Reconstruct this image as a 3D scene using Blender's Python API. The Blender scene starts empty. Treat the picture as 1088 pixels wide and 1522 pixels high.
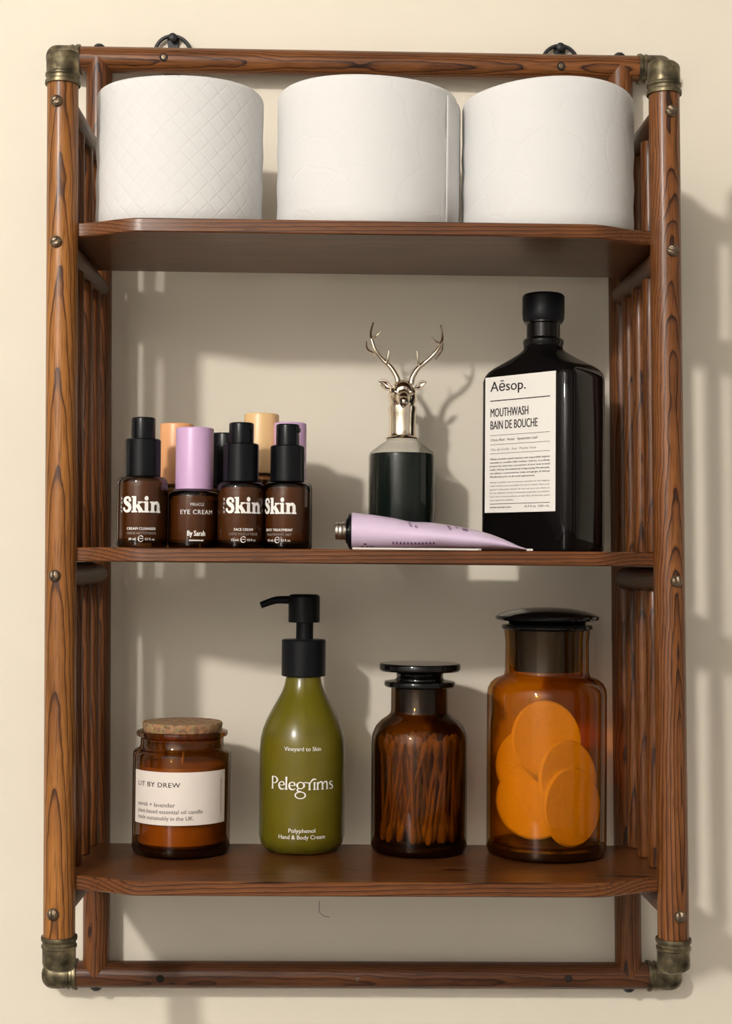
import bpy, bmesh, math, random
from mathutils import Vector, Matrix
random.seed(7)
SC = bpy.context.scene
C = SC.collection
PI = math.pi
sin, cos = math.sin, math.cos

# ------------------------------------------------------------------ camera
cam_d = bpy.data.cameras.new('camera'); cam = bpy.data.objects.new('camera', cam_d); C.objects.link(cam)
cam_d.sensor_fit = 'VERTICAL'; cam_d.sensor_height = 36.0; cam_d.lens = 2185.13 / 1522 * 36.0
cam_d.clip_start = 0.02; cam_d.clip_end = 20
_R = Matrix.Rotation(-0.0226, 3, 'Z') @ Matrix.Rotation(0.0378, 3, 'X') @ Matrix.Rotation(-0.0091, 3, 'Y')
_m = Matrix.Identity(4)
for r in range(3):
    _m[r][0] = _R[r][0]; _m[r][1] = _R[r][2]; _m[r][2] = -_R[r][1]
_m.translation = Vector((-0.0225, -1.1565, 0.0))
cam.matrix_world = _m
SC.camera = cam

# ------------------------------------------------------------------ world, exposure
w = bpy.data.worlds.new('world'); SC.world = w; w.use_nodes = True
w.node_tree.nodes['Background'].inputs[0].default_value = (1, 0.93, 0.84, 1)
w.node_tree.nodes['Background'].inputs[1].default_value = 0.02
SC.view_settings.view_transform = 'Standard'; SC.view_settings.look = 'None'
SC.view_settings.exposure = 0.0; SC.view_settings.gamma = 1.0
SC.view_settings.use_curve_mapping = False
LAMP = Vector((-0.98, -2.08, 0.87)); LAMP_R = 0.065; LAMP_STRENGTH = 695.0; LAMP_COL = (1.0, 0.955, 0.885)
SC.cycles.max_bounces = 12; SC.cycles.transparent_max_bounces = 32
SC.cycles.caustics_reflective = False; SC.cycles.caustics_refractive = False
SC.cycles.sample_clamp_indirect = 4.0

# ------------------------------------------------------------------ materials
MATS = {}
def new_mat(name):
    m = bpy.data.materials.new(name); m.use_nodes = True; m.node_tree.nodes.clear(); MATS[name] = m
    return m, m.node_tree.nodes, m.node_tree.links
def N(nodes, t, **kw):
    n = nodes.new('ShaderNode' + t)
    for k, v in kw.items(): setattr(n, k, v)
    return n
def math_n(nodes, links, op, a, b=None, c=None):
    n = N(nodes, 'Math', operation=op)
    for i, v in enumerate((a, b, c)):
        if v is None: continue
        if isinstance(v, (int, float)): n.inputs[i].default_value = v
        else: links.new(v, n.inputs[i])
    return n.outputs[0]
def ramp(nodes, links, fac, stops):
    n = N(nodes, 'ValToRGB'); els = n.color_ramp.elements
    while len(els) < len(stops): els.new(0.5)
    for e, (p, c) in zip(els, stops): e.position = p; e.color = (c[0], c[1], c[2], 1)
    links.new(fac, n.inputs[0]); return n.outputs[0]
def out(nodes, links, sh):
    o = N(nodes, 'OutputMaterial'); links.new(sh, o.inputs[0])

def plain(name, col, rough=0.5, metal=0.0, spec=0.5, coat=0.0, noise=0.0, nscale=300, bump=0.0, emit=None, sheen=0):
    m, n, l = new_mat(name)
    b = N(n, 'BsdfPrincipled'); b.inputs['Base Color'].default_value = (*col, 1)
    b.inputs['Roughness'].default_value = rough; b.inputs['Metallic'].default_value = metal
    b.inputs['Specular IOR Level'].default_value = spec; b.inputs['Coat Weight'].default_value = coat
    b.inputs['Coat Roughness'].default_value = 0.12
    if noise or bump:
        tc = N(n, 'TexCoord'); t = N(n, 'TexNoise'); t.inputs['Scale'].default_value = nscale; t.inputs['Detail'].default_value = 4
        l.new(tc.outputs['Object'], t.inputs['Vector'])
        if noise:
            lo = [c * (1 - noise) for c in col]; hi = [min(1, c * (1 + noise)) for c in col]
            l.new(ramp(n, l, t.outputs['Fac'], [(0.3, lo), (0.7, hi)]), b.inputs['Base Color'])
        if bump:
            bp = N(n, 'Bump'); bp.inputs['Distance'].default_value = bump; bp.inputs['Strength'].default_value = 0.6
            l.new(t.outputs['Fac'], bp.inputs['Height']); l.new(bp.outputs[0], b.inputs['Normal'])
    if emit:
        b.inputs['Emission Color'].default_value = (*emit[0], 1); b.inputs['Emission Strength'].default_value = emit[1]
    out(n, l, b.outputs[0]); return m

def wood(name, axis, light, mid, dark, rings=330, tilt=0.05, rough=0.38, off=(0.0, 0.02), wander=0.012):
    m, n, l = new_mat(name)
    tc = N(n, 'TexCoord'); sp = N(n, 'SeparateXYZ'); l.new(tc.outputs['Object'], sp.inputs[0])
    X, Y, Z = sp.outputs
    a, b, c = {'z': (X, Y, Z), 'x': (Z, Y, X), 'y': (X, Z, Y)}[axis]
    oi = N(n, 'ObjectInfo'); rnd = oi.outputs['Random']
    M = lambda op, p, q=None, r=None: math_n(n, l, op, p, q, r)
    # slow wander of the pith along the grain
    cv = N(n, 'CombineXYZ'); l.new(M('MULTIPLY_ADD', a, 25, M('MULTIPLY', rnd, 40)), cv.inputs[0]); l.new(M('MULTIPLY', b, 25), cv.inputs[1]); l.new(M('MULTIPLY', c, 12), cv.inputs[2])
    n1 = N(n, 'TexNoise'); n1.inputs['Scale'].default_value = 1.0; n1.inputs['Detail'].default_value = 3; l.new(cv.outputs[0], n1.inputs['Vector'])
    wob = M('MULTIPLY', M('SUBTRACT', n1.outputs['Fac'], 0.5), wander)
    u = M('ADD', a, M('MULTIPLY_ADD', M('SUBTRACT', rnd, 0.5), 0.008, off[0]))
    v = M('ADD', M('MULTIPLY_ADD', c, tilt, b), M('ADD', wob, M('MULTIPLY_ADD', rnd, 0.02, off[1])))
    d = M('ADD', M('SQRT', M('ADD', M('MULTIPLY', u, u), M('MULTIPLY', v, v))), M('MULTIPLY', wob, 0.4))
    fr = M('FRACT', M('MULTIPLY', d, rings))
    # fine fibres
    cf = N(n, 'CombineXYZ'); l.new(M('MULTIPLY', a, 1400), cf.inputs[0]); l.new(M('MULTIPLY', b, 1400), cf.inputs[1]); l.new(M('MULTIPLY_ADD', c, 45, M('MULTIPLY', rnd, 90)), cf.inputs[2])
    n2 = N(n, 'TexNoise'); n2.inputs['Scale'].default_value = 1.0; n2.inputs['Detail'].default_value = 3; l.new(cf.outputs[0], n2.inputs['Vector'])
    fr2 = M('ADD', fr, M('MULTIPLY', M('SUBTRACT', n2.outputs['Fac'], 0.5), 0.35))
    col = ramp(n, l, fr2, [(0.0, mid), (0.14, light), (0.55, [(p + q) / 2 for p, q in zip(light, mid)]), (0.80, mid), (0.93, dark), (1.0, [x * 0.8 for x in dark])])
    # large tone patches
    cp = N(n, 'CombineXYZ'); l.new(M('MULTIPLY_ADD', a, 40, M('MULTIPLY', rnd, 17)), cp.inputs[0]); l.new(M('MULTIPLY', b, 40), cp.inputs[1]); l.new(M('MULTIPLY', c, 10), cp.inputs[2])
    n3 = N(n, 'TexNoise'); n3.inputs['Scale'].default_value = 1.0; n3.inputs['Detail'].default_value = 2; l.new(cp.outputs[0], n3.inputs['Vector'])
    mx = N(n, 'Mix', data_type='RGBA', blend_type='MULTIPLY'); mx.inputs[0].default_value = 0.8
    l.new(col, mx.inputs[6]); l.new(ramp(n, l, n3.outputs['Fac'], [(0.3, (0.62, 0.55, 0.52)), (0.65, (1.1, 1.08, 1.05))]), mx.inputs[7])
    mf = N(n, 'Mix', data_type='RGBA', blend_type='MULTIPLY'); mf.inputs[0].default_value = 0.75
    l.new(mx.outputs[2], mf.inputs[6]); l.new(ramp(n, l, n2.outputs['Fac'], [(0.34, (0.38, 0.32, 0.28)), (0.47, (1.0, 1.0, 1.0)), (0.7, (1.12, 1.10, 1.06))]), mf.inputs[7])
    bs = N(n, 'BsdfPrincipled'); l.new(mf.outputs[2], bs.inputs['Base Color'])
    bs.inputs['Roughness'].default_value = rough; bs.inputs['Specular IOR Level'].default_value = 0.25; bs.inputs['Coat Weight'].default_value = 0.12; bs.inputs['Coat Roughness'].default_value = 0.2
    bp = N(n, 'Bump'); bp.inputs['Distance'].default_value = 0.00022; bp.inputs['Strength'].default_value = 0.4
    l.new(M('ADD', M('MULTIPLY', fr2, -0.4), n2.outputs['Fac']), bp.inputs['Height']); l.new(bp.outputs[0], bs.inputs['Normal'])
    out(n, l, bs.outputs[0]); return m

def glass(name, centre, edge, power=2.0, gloss=0.55, rough=0.015, diffuse=None):
    """thin tinted glass: light passes (tinted more where the path through the wall is longer), the surface reflects by Fresnel"""
    m, n, l = new_mat(name)
    lw = N(n, 'LayerWeight'); lw.inputs['Blend'].default_value = 0.5
    f = math_n(n, l, 'POWER', lw.outputs['Facing'], power)
    col = ramp(n, l, f, [(0.0, centre), (1.0, edge)])
    tr = N(n, 'BsdfTransparent'); l.new(col, tr.inputs[0])
    gl = N(n, 'BsdfGlossy'); gl.inputs['Roughness'].default_value = rough; gl.inputs['Color'].default_value = (gloss, gloss, gloss, 1)
    fz = N(n, 'Fresnel'); ge = N(n, 'NewGeometry')      # same reflectance met from either side of the thin wall
    l.new(math_n(n, l, 'MULTIPLY_ADD', ge.outputs['Backfacing'], 1 / 1.5 - 1.5, 1.5), fz.inputs['IOR'])
    base = tr.outputs[0]
    if diffuse:
        df = N(n, 'BsdfDiffuse'); df.inputs[0].default_value = (*diffuse[0], 1)
        tl = N(n, 'BsdfTranslucent'); tl.inputs[0].default_value = (*diffuse[0], 1)
        m0 = N(n, 'MixShader'); m0.inputs[0].default_value = 0.4; l.new(df.outputs[0], m0.inputs[1]); l.new(tl.outputs[0], m0.inputs[2])
        m1 = N(n, 'MixShader'); m1.inputs[0].default_value = diffuse[1]; l.new(tr.outputs[0], m1.inputs[1]); l.new(m0.outputs[0], m1.inputs[2]); base = m1.outputs[0]
    mx = N(n, 'MixShader'); l.new(fz.outputs[0], mx.inputs[0]); l.new(base, mx.inputs[1]); l.new(gl.outputs[0], mx.inputs[2])
    out(n, l, mx.outputs[0]); return m

HONEY = ((0.300, 0.124, 0.028), (0.235, 0.090, 0.019), (0.062, 0.021, 0.006))
CHEST = ((0.155, 0.056, 0.015), (0.105, 0.035, 0.010), (0.024, 0.007, 0.004))
RUSSET = ((0.195, 0.073, 0.019), (0.125, 0.043, 0.011), (0.024, 0.007, 0.004))
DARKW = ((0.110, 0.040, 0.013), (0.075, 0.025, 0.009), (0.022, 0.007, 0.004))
wood('honey oak dowel', 'z', *HONEY, rings=300, tilt=0.050, off=(0.001, 0.026), wander=0.006)
wood('red oak dowel', 'z', *RUSSET, rings=420, tilt=0.060, off=(-0.003, 0.020), wander=0.012)
wood('oak back dowel', 'z', *CHEST, rings=400, tilt=0.03, off=(0.004, 0.020), wander=0.008)
wood('oak slat', 'z', *CHEST, rings=400, tilt=0.03, off=(0.006, 0.02), wander=0.008)
wood('oak rail', 'x', *RUSSET, rings=480, tilt=0.02, off=(0.012, 0.02), wander=0.008)
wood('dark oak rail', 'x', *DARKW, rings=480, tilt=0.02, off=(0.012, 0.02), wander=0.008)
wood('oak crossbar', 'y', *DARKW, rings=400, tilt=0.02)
wood('oak shelf', 'x', *CHEST, rings=420, tilt=0.03, off=(0.035, 0.03), rough=0.3, wander=0.02)

def brass_mat():
    m, n, l = new_mat('aged brass')
    tc = N(n, 'TexCoord'); t = N(n, 'TexNoise'); t.inputs['Scale'].default_value = 130; t.inputs['Detail'].default_value = 6; l.new(tc.outputs['Object'], t.inputs['Vector'])
    b = N(n, 'BsdfPrincipled'); b.inputs['Metallic'].default_value = 0.9
    l.new(ramp(n, l, t.outputs['Fac'], [(0.32, (0.045, 0.036, 0.024)), (0.55, (0.15, 0.125, 0.075)), (0.75, (0.34, 0.28, 0.16))]), b.inputs['Base Color'])
    l.new(ramp(n, l, t.outputs['Fac'], [(0.3, (0.6,) * 3), (0.7, (0.32,) * 3)]), b.inputs['Roughness'])
    bp = N(n, 'Bump'); bp.inputs['Distance'].default_value = 0.0005; bp.inputs['Strength'].default_value = 0.4; l.new(t.outputs['Fac'], bp.inputs['Height']); l.new(bp.outputs[0], b.inputs['Normal'])
    out(n, l, b.outputs[0])
brass_mat()
plain('bronze screw', (0.17, 0.125, 0.085), 0.4, 0.9, noise=0.4, nscale=900)
plain('black iron', (0.012, 0.011, 0.013), 0.5)
plain('hole dark', (0.01, 0.006, 0.004), 0.9)
plain('wall paint', (0.80, 0.735, 0.625), 0.75, spec=0.25, noise=0.012, nscale=14, bump=0.0003)
plain('front wall paint', (0.86, 0.85, 0.83), 0.8, spec=0.2, noise=0.02, nscale=10)
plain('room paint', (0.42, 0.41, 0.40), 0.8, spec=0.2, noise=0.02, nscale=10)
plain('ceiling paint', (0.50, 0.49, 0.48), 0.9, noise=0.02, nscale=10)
plain('floor tile', (0.30, 0.28, 0.26), 0.4, noise=0.15, nscale=8)
plain('door paint', (0.82, 0.80, 0.76), 0.4, noise=0.02, nscale=10)
plain('dark opening', (0.05, 0.045, 0.04), 0.8, noise=0.1, nscale=4)
plain('lamp bulb', (1, 1, 1), 0.4, emit=(LAMP_COL, LAMP_STRENGTH))
plain('lamp metal', (0.5, 0.45, 0.38), 0.3, 1.0)
plain('matt black plastic', (0.005, 0.0055, 0.007), 0.38, spec=0.14)
plain('gloss black plastic', (0.004, 0.0045, 0.006), 0.22, spec=0.18)
plain('lilac plastic', (0.60, 0.38, 0.62), 0.35)
plain('peach plastic', (0.86, 0.42, 0.19), 0.35)
plain('apricot plastic', (0.80, 0.52, 0.25), 0.35)
plain('lilac aluminium', (0.66, 0.52, 0.70), 0.33, spec=0.5, noise=0.03, nscale=60)
plain('silver metal', (0.62, 0.58, 0.52), 0.3, 1.0)
plain('gold mirror', (0.86, 0.77, 0.64), 0.09, 1.0)
plain('white print', (0.88, 0.85, 0.80), 0.6)
plain('grey print', (0.42, 0.36, 0.31), 0.6)
plain('black print', (0.02, 0.018, 0.018), 0.6)
plain('soft grey print', (0.16, 0.14, 0.13), 0.6)
plain('plum print', (0.10, 0.03, 0.10), 0.6)
plain('label paper', (0.86, 0.83, 0.78), 0.6)
plain('candle label paper', (0.80, 0.72, 0.66), 0.6)
plain('white plastic', (0.75, 0.71, 0.66), 0.4)
plain('wax', (0.78, 0.64, 0.46), 0.6)
plain('skin cream', (0.30, 0.21, 0.15), 0.6)
plain('green cream', (0.52, 0.43, 0.06), 0.6)
plain('dark liquid', (0.006, 0.010, 0.008), 0.25, spec=0.1)
plain('cotton', (0.88, 0.84, 0.78), 0.9, noise=0.04, nscale=500, bump=0.0006)
plain('bud stick', (0.80, 0.70, 0.56), 0.7)
plain('cardboard', (0.42, 0.32, 0.22), 0.9, noise=0.1, nscale=200)
def cork_mat():
    m, n, l = new_mat('cork')
    tc = N(n, 'TexCoord'); v = N(n, 'TexVoronoi'); v.inputs['Scale'].default_value = 420; l.new(tc.outputs['Object'], v.inputs['Vector'])
    t = N(n, 'TexNoise'); t.inputs['Scale'].default_value = 260; t.inputs['Detail'].default_value = 5; l.new(tc.outputs['Object'], t.inputs['Vector'])
    b = N(n, 'BsdfPrincipled'); b.inputs['Roughness'].default_value = 0.9
    mx = N(n, 'Mix', data_type='RGBA', blend_type='MULTIPLY'); mx.inputs[0].default_value = 0.55
    l.new(ramp(n, l, t.outputs['Fac'], [(0.38, (0.085, 0.032, 0.014)), (0.47, (0.33, 0.18, 0.085)), (0.7, (0.48, 0.30, 0.16))]), mx.inputs[6]); l.new(v.outputs['Color'], mx.inputs[7])
    mx2 = N(n, 'Mix', data_type='RGBA'); mx2.inputs[0].default_value = 0.35; l.new(mx.outputs[2], mx2.inputs[6]); mx2.inputs[7].default_value = (0.40, 0.24, 0.125, 1)
    l.new(mx2.outputs[2], b.inputs['Base Color'])
    bp = N(n, 'Bump'); bp.inputs['Distance'].default_value = 0.0008; l.new(t.outputs['Fac'], bp.inputs['Height']); l.new(bp.outputs[0], b.inputs['Normal'])
    out(n, l, b.outputs[0])
cork_mat()
def paper_mat(name, quilt):
    """white tissue with embossing running round the roll"""
    m, n, l = new_mat(name)
    tc = N(n, 'TexCoord'); sp = N(n, 'SeparateXYZ'); l.new(tc.outputs['Object'], sp.inputs[0])
    M = lambda op, p, q=None, r=None: math_n(n, l, op, p, q, r)
    th = M('ARCTAN2', sp.outputs[0], M('MULTIPLY', sp.outputs[1], -1))
    s = M('MULTIPLY', th, 0.06)
    cv = N(n, 'CombineXYZ'); l.new(s, cv.inputs[0]); l.new(sp.outputs[2], cv.inputs[1])
    nz = N(n, 'TexNoise'); nz.inputs['Scale'].default_value = 130; nz.inputs['Detail'].default_value = 4; l.new(cv.outputs[0], nz.inputs['Vector'])
    if quilt:
        k = PI / 0.0135
        p1 = M('ABSOLUTE', M('SINE', M('MULTIPLY', M('ADD', s, sp.outputs[2]), k))); p2 = M('ABSOLUTE', M('SINE', M('MULTIPLY', M('SUBTRACT', s, sp.outputs[2]), k)))
        e = M('MINIMUM', p1, p2); h = M('MINIMUM', M('ADD', e, M('MULTIPLY', nz.outputs['Fac'], 0.45)), 0.50); dist = 0.0010
    else:
        vo = N(n, 'TexVoronoi', feature='DISTANCE_TO_EDGE'); vo.inputs['Scale'].default_value = 40; 
        nw = N(n, 'TexNoise'); nw.inputs['Scale'].default_value = 45; l.new(cv.outputs[0], nw.inputs['Vector'])
        ad = N(n, 'VectorMath', operation='MULTIPLY_ADD'); l.new(nw.outputs['Color'], ad.inputs[0]); ad.inputs[1].default_value = (0.012, 0.012, 0); l.new(cv.outputs[0], ad.inputs[2])
        l.new(ad.outputs[0], vo.inputs['Vector'])
        h = M('ADD', M('SMOOTH_MIN', M('ADD', M('MULTIPLY', vo.outputs['Distance'], 4), M('MULTIPLY', nz.outputs['Fac'], 0.3)), 0.36, 0.15), M('MULTIPLY', nz.outputs['Fac'], 0.10)); dist = 0.0010
    b = N(n, 'BsdfPrincipled'); b.inputs['Base Color'].default_value = (0.71, 0.705, 0.70, 1); b.inputs['Roughness'].default_value = 0.95; b.inputs['Specular IOR Level'].default_value = 0.1
    bp = N(n, 'Bump'); bp.inputs['Distance'].default_value = dist; bp.inputs['Strength'].default_value = 0.55; l.new(h, bp.inputs['Height']); l.new(bp.outputs[0], b.inputs['Normal'])
    out(n, l, b.outputs[0])
paper_mat('quilted tissue', True); paper_mat('floral tissue', False)
glass('amber glass', (0.91, 0.67, 0.20), (0.42, 0.17, 0.035), 2.4)
glass('candle amber glass', (0.75, 0.53, 0.24), (0.20, 0.07, 0.025), 1.8, gloss=0.55)
glass('deep amber glass', (0.66, 0.46, 0.18), (0.05, 0.014, 0.004), 1.5)
glass('brown glass', (0.46, 0.29, 0.15), (0.04, 0.013, 0.007), 1.3, gloss=0.8)
plain('thick amber base', (0.012, 0.005, 0.002), 0.15, spec=0.3)
glass('near black glass', (0.10, 0.035, 0.012), (0.01, 0.003, 0.002), 1.2)
glass('clear glass', (0.97, 0.97, 0.96), (0.62, 0.62, 0.60), 2.5)
glass('frosted olive glass', (0.62, 0.58, 0.12), (0.14, 0.12, 0.02), 1.5, gloss=0.8, rough=0.22, diffuse=((0.235, 0.200, 0.018), 0.55))
plain('black glass', (0.004, 0.0035, 0.0035), 0.06, spec=0.25)

# ------------------------------------------------------------------ mesh helpers
def merge(*parts):
    V, F = [], []
    for v, f in parts:
        o = len(V); V += [tuple(p) for p in v]; F += [tuple(i + o for i in q) for q in f]
    return V, F
def move(vf, d): return [(x + d[0], y + d[1], z + d[2]) for x, y, z in vf[0]], vf[1]
def xform(vf, M): return [tuple(M @ Vector(p)) for p in vf[0]], vf[1]
def lathe(prof, seg=64, c=(0, 0, 0)):
    """prof: (r, z) points; r = 0 ends close on the axis"""
    V, F, rows = [], [], []
    for r, z in prof:
        if r <= 1e-9: rows.append([len(V)]); V.append((c[0], c[1], c[2] + z))
        else:
            rows.append(list(range(len(V), len(V) + seg)))
            V += [(c[0] + r * cos(2 * PI * k / seg), c[1] + r * sin(2 * PI * k / seg), c[2] + z) for k in range(seg)]
    for A, B in zip(rows, rows[1:]):
        if len(A) == 1 and len(B) == 1: continue
        for k in range(seg):
            j = (k + 1) % seg
            if len(A) == 1: F.append((A[0], B[j], B[k]))
            elif len(B) == 1: F.append((A[k], A[j], B[0]))
            else: F.append((A[k], A[j], B[j], B[k]))
    return V, F
def arc(cx, cz, r, a0, a1, n=6):
    return [(cx + r * cos(math.radians(a0 + (a1 - a0) * i / n)), cz + r * sin(math.radians(a0 + (a1 - a0) * i / n))) for i in range(n + 1)]
def catmull(pts, n=6):
    P = [Vector(p) for p in pts]; P = [P[0] * 2 - P[1]] + P + [P[-1] * 2 - P[-2]]; o = []
    for i in range(1, len(P) - 2):
        for k in range(n):
            t = k / n; a, b, c, d = P[i - 1:i + 3]
            o.append(0.5 * (2 * b + (c - a) * t + (2 * a - 5 * b + 4 * c - d) * t * t + (3 * b - a - 3 * c + d) * t ** 3))
    o.append(P[-2]); return o
def tube(path, radii, seg=16, cap=True):
    P = [Vector(p) for p in path]
    if isinstance(radii, (int, float)): radii = [radii] * len(P)
    V, F = [], []; up = None
    for i, p in enumerate(P):
        t = (P[min(i + 1, len(P) - 1)] - P[max(i - 1, 0)]).normalized()
        if up is None: up = t.orthogonal().normalized()
        up = (up - t * up.dot(t)).normalized(); sd = t.cross(up)
        for k in range(seg):
            a = 2 * PI * k / seg; V.append(tuple(p + (up * cos(a) + sd * sin(a)) * radii[i]))
    for i in range(len(P) - 1):
        for k in range(seg):
            j = (k + 1) % seg; F.append((i * seg + k, i * seg + j, (i + 1) * seg + j, (i + 1) * seg + k))
    if cap:
        F.append(tuple(range(seg - 1, -1, -1))); F.append(tuple(range((len(P) - 1) * seg, len(P) * seg)))
    return V, F
def rod(a, b, r, seg=32, n=1, bev=0.0):
    a, b = Vector(a), Vector(b); L = (b - a).length; d = (b - a) / L
    if bev:
        pts = [a, a + d * bev * 0.3, a + d * bev] + [a + d * (bev + (L - 2 * bev) * i / n) for i in range(1, n)] + [b - d * bev, b - d * bev * 0.3, b]
        rr = [r - bev, r - bev * 0.3, r] + [r] * (n - 1) + [r, r - bev * 0.3, r - bev]
    else:
        pts = [a + d * L * i / n for i in range(n + 1)]; rr = [r] * (n + 1)
    return tube(pts, rr, seg)
def box(x0, x1, y0, y1, z0, z1):
    V = [(x, y, z) for z in (z0, z1) for y in (y0, y1) for x in (x0, x1)]
    return V, [(0, 2, 3, 1), (4, 5, 7, 6), (0, 1, 5, 4), (2, 6, 7, 3), (0, 4, 6, 2), (1, 3, 7, 5)]
def prism(outline, z0, z1, bev=0.0):
    """outline counter-clockwise (x, y); slab with softened edges"""
    n = len(outline); cx = sum(p[0] for p in outline) / n; cy = sum(p[1] for p in outline) / n
    def inset(d):
        o = []
        for i in range(n):
            a, b, c = Vector(outline[i - 1]), Vector(outline[i]), Vector(outline[(i + 1) % n])
            e = ((b - a).normalized() + (c - b).normalized()).normalized(); o.append((b.x - e.y * d, b.y + e.x * d))
        return o
    rows = [(z0, inset(bev)), (z0 + bev, outline), (z1 - bev, outline), (z1, inset(bev))] if bev else [(z0, outline), (z1, outline)]
    V = [(x, y, z) for z, o in rows for x, y in o]; F = []
    for r in range(len(rows) - 1):
        for k in range(n):
            j = (k + 1) % n; F.append((r * n + k, r * n + j, (r + 1) * n + j, (r + 1) * n + k))
    F.append(tuple(range(n - 1, -1, -1))); F.append(tuple(range((len(rows) - 1) * n, len(rows) * n)))
    return V, F
def ellipsoid(c, r, M=None, seg=20, rings=12):
    vf = lathe([(sin(PI * i / rings), -cos(PI * i / rings)) if 0 < i < rings else (0, -cos(PI * i / rings)) for i in range(rings + 1)], seg)
    V = [Vector((x * r[0], y * r[1], z * r[2])) for x, y, z in vf[0]]
    if M: V = [M @ v for v in V]
    return [(v.x + c[0], v.y + c[1], v.z + c[2]) for v in V], vf[1]
def torus(c, R, r, seg=40, s2=10):
    """ring in the XZ plane"""
    V, F = [], []
    for i in range(seg):
        a = 2 * PI * i / seg
        for k in range(s2):
            b = 2 * PI * k / s2; V.append((c[0] + (R + r * cos(b)) * cos(a), c[1] + r * sin(b), c[2] + (R + r * cos(b)) * sin(a)))
    for i in range(seg):
        for k in range(s2):
            i2, k2 = (i + 1) % seg, (k + 1) % s2; F.append((i * s2 + k, i * s2 + k2, i2 * s2 + k2, i2 * s2 + k))
    return V, F

def obj(name, vf, mat, parent=None, smooth=True, angle=35, flip=True):
    me = bpy.data.meshes.new(name); me.from_pydata([tuple(v) for v in vf[0]], [], vf[1])
    if flip:
        bm = bmesh.new(); bm.from_mesh(me); bmesh.ops.recalc_face_normals(bm, faces=bm.faces); bm.to_mesh(me); bm.free()
    if smooth:
        me.polygons.foreach_set('use_smooth', [True] * len(me.polygons)); me.set_sharp_from_angle(angle=math.radians(angle))
    me.materials.append(MATS[mat]); o = bpy.data.objects.new(name, me); C.objects.link(o)
    if parent: o.parent = parent
    return o
def thing(name, label, cat, loc=(0, 0, 0), rotz=0.0, group=None):
    o = bpy.data.objects.new(name, None); C.objects.link(o); o.empty_display_size = 0.01
    o.location = loc; o.rotation_euler = (0, 0, rotz); o['label'] = label; o['category'] = cat
    if group: o['group'] = group
    return o
def struct(name, vf, mat, parent=None, **kw):
    o = obj(name, vf, mat, parent, **kw); o['kind'] = 'structure'; return o

# ------------------------------------------------------------------ lettering
def text2d(s, bold=0.0, spacing=1.0, res=3):
    cu = bpy.data.curves.new('lettering', 'FONT'); cu.body = s; cu.size = 1.0; cu.space_character = spacing; cu.resolution_u = res
    o = bpy.data.objects.new('lettering', cu); C.objects.link(o)
    me = bpy.data.meshes.new_from_object(o)
    V = [(v.co.x, v.co.y) for v in me.vertices]; F = [tuple(p.vertices) for p in me.polygons]
    C.objects.unlink(o); bpy.data.objects.remove(o); bpy.data.curves.remove(cu); bpy.data.meshes.remove(me)
    if bold:
        n0 = len(V); W_, G_ = [], []
        for k, dx in enumerate((-bold, 0, bold)):
            W_ += [(x + dx, y) for x, y in V]; G_ += [tuple(i + k * n0 for i in f) for f in F]
        V, F = W_, G_
    return V, F
def fit(vf, x0, x1=None, base=0.0, cap=None, cap_units=0.73):
    """place 2-D lettering: left edge x0, optional right edge x1, baseline, cap height"""
    xs = [v[0] for v in vf[0]]; a, b = min(xs), max(xs)
    sy = cap / cap_units; sx = (x1 - x0) / (b - a) if x1 is not None else sy
    return [(x0 + (x - a) * sx, base + y * sy) for x, y in vf[0]], vf[1]
def merge2(*ps):
    V, F = [], []
    for v, f in ps:
        o = len(V); V += list(v); F += [tuple(i + o for i in q) for q in f]
    return V, F
def quad2(x0, x1, y0, y1): return [(x0, y0), (x1, y0), (x1, y1), (x0, y1)], [(0, 1, 2, 3)]
def disc2(cx, cy, rx, ry=None, n=16):
    ry = ry or rx; return [(cx + rx * cos(2 * PI * k / n), cy + ry * sin(2 * PI * k / n)) for k in range(n)], [tuple(range(n))]
def stroke(pts, wid, closed=False, n=5):
    """ribbon of changing width along a smooth path (a pen stroke)"""
    if isinstance(wid, (int, float)): wid = [wid] * len(pts)
    Q = [(x, y, w_) for (x, y), w_ in zip(pts, wid)]
    P = catmull(Q, n) if len(Q) > 2 else [Vector(q) for q in Q]
    V, F = [], []
    for i, p in enumerate(P):
        a, b = P[max(i - 1, 0)], P[min(i + 1, len(P) - 1)]
        if closed and i in (0, len(P) - 1): a, b = P[-2], P[1]
        t = Vector((b.x - a.x, b.y - a.y)).normalized(); h = abs(p.z) / 2
        V += [(p.x - t.y * h, p.y + t.x * h), (p.x + t.y * h, p.y - t.x * h)]
    for i in range(len(P) - 1): F.append((2 * i, 2 * i + 1, 2 * i + 3, 2 * i + 2))
    return V, F
def shift(vf, dx, dy=0): return [(x + dx, y + dy) for x, y in vf[0]], vf[1]
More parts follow.
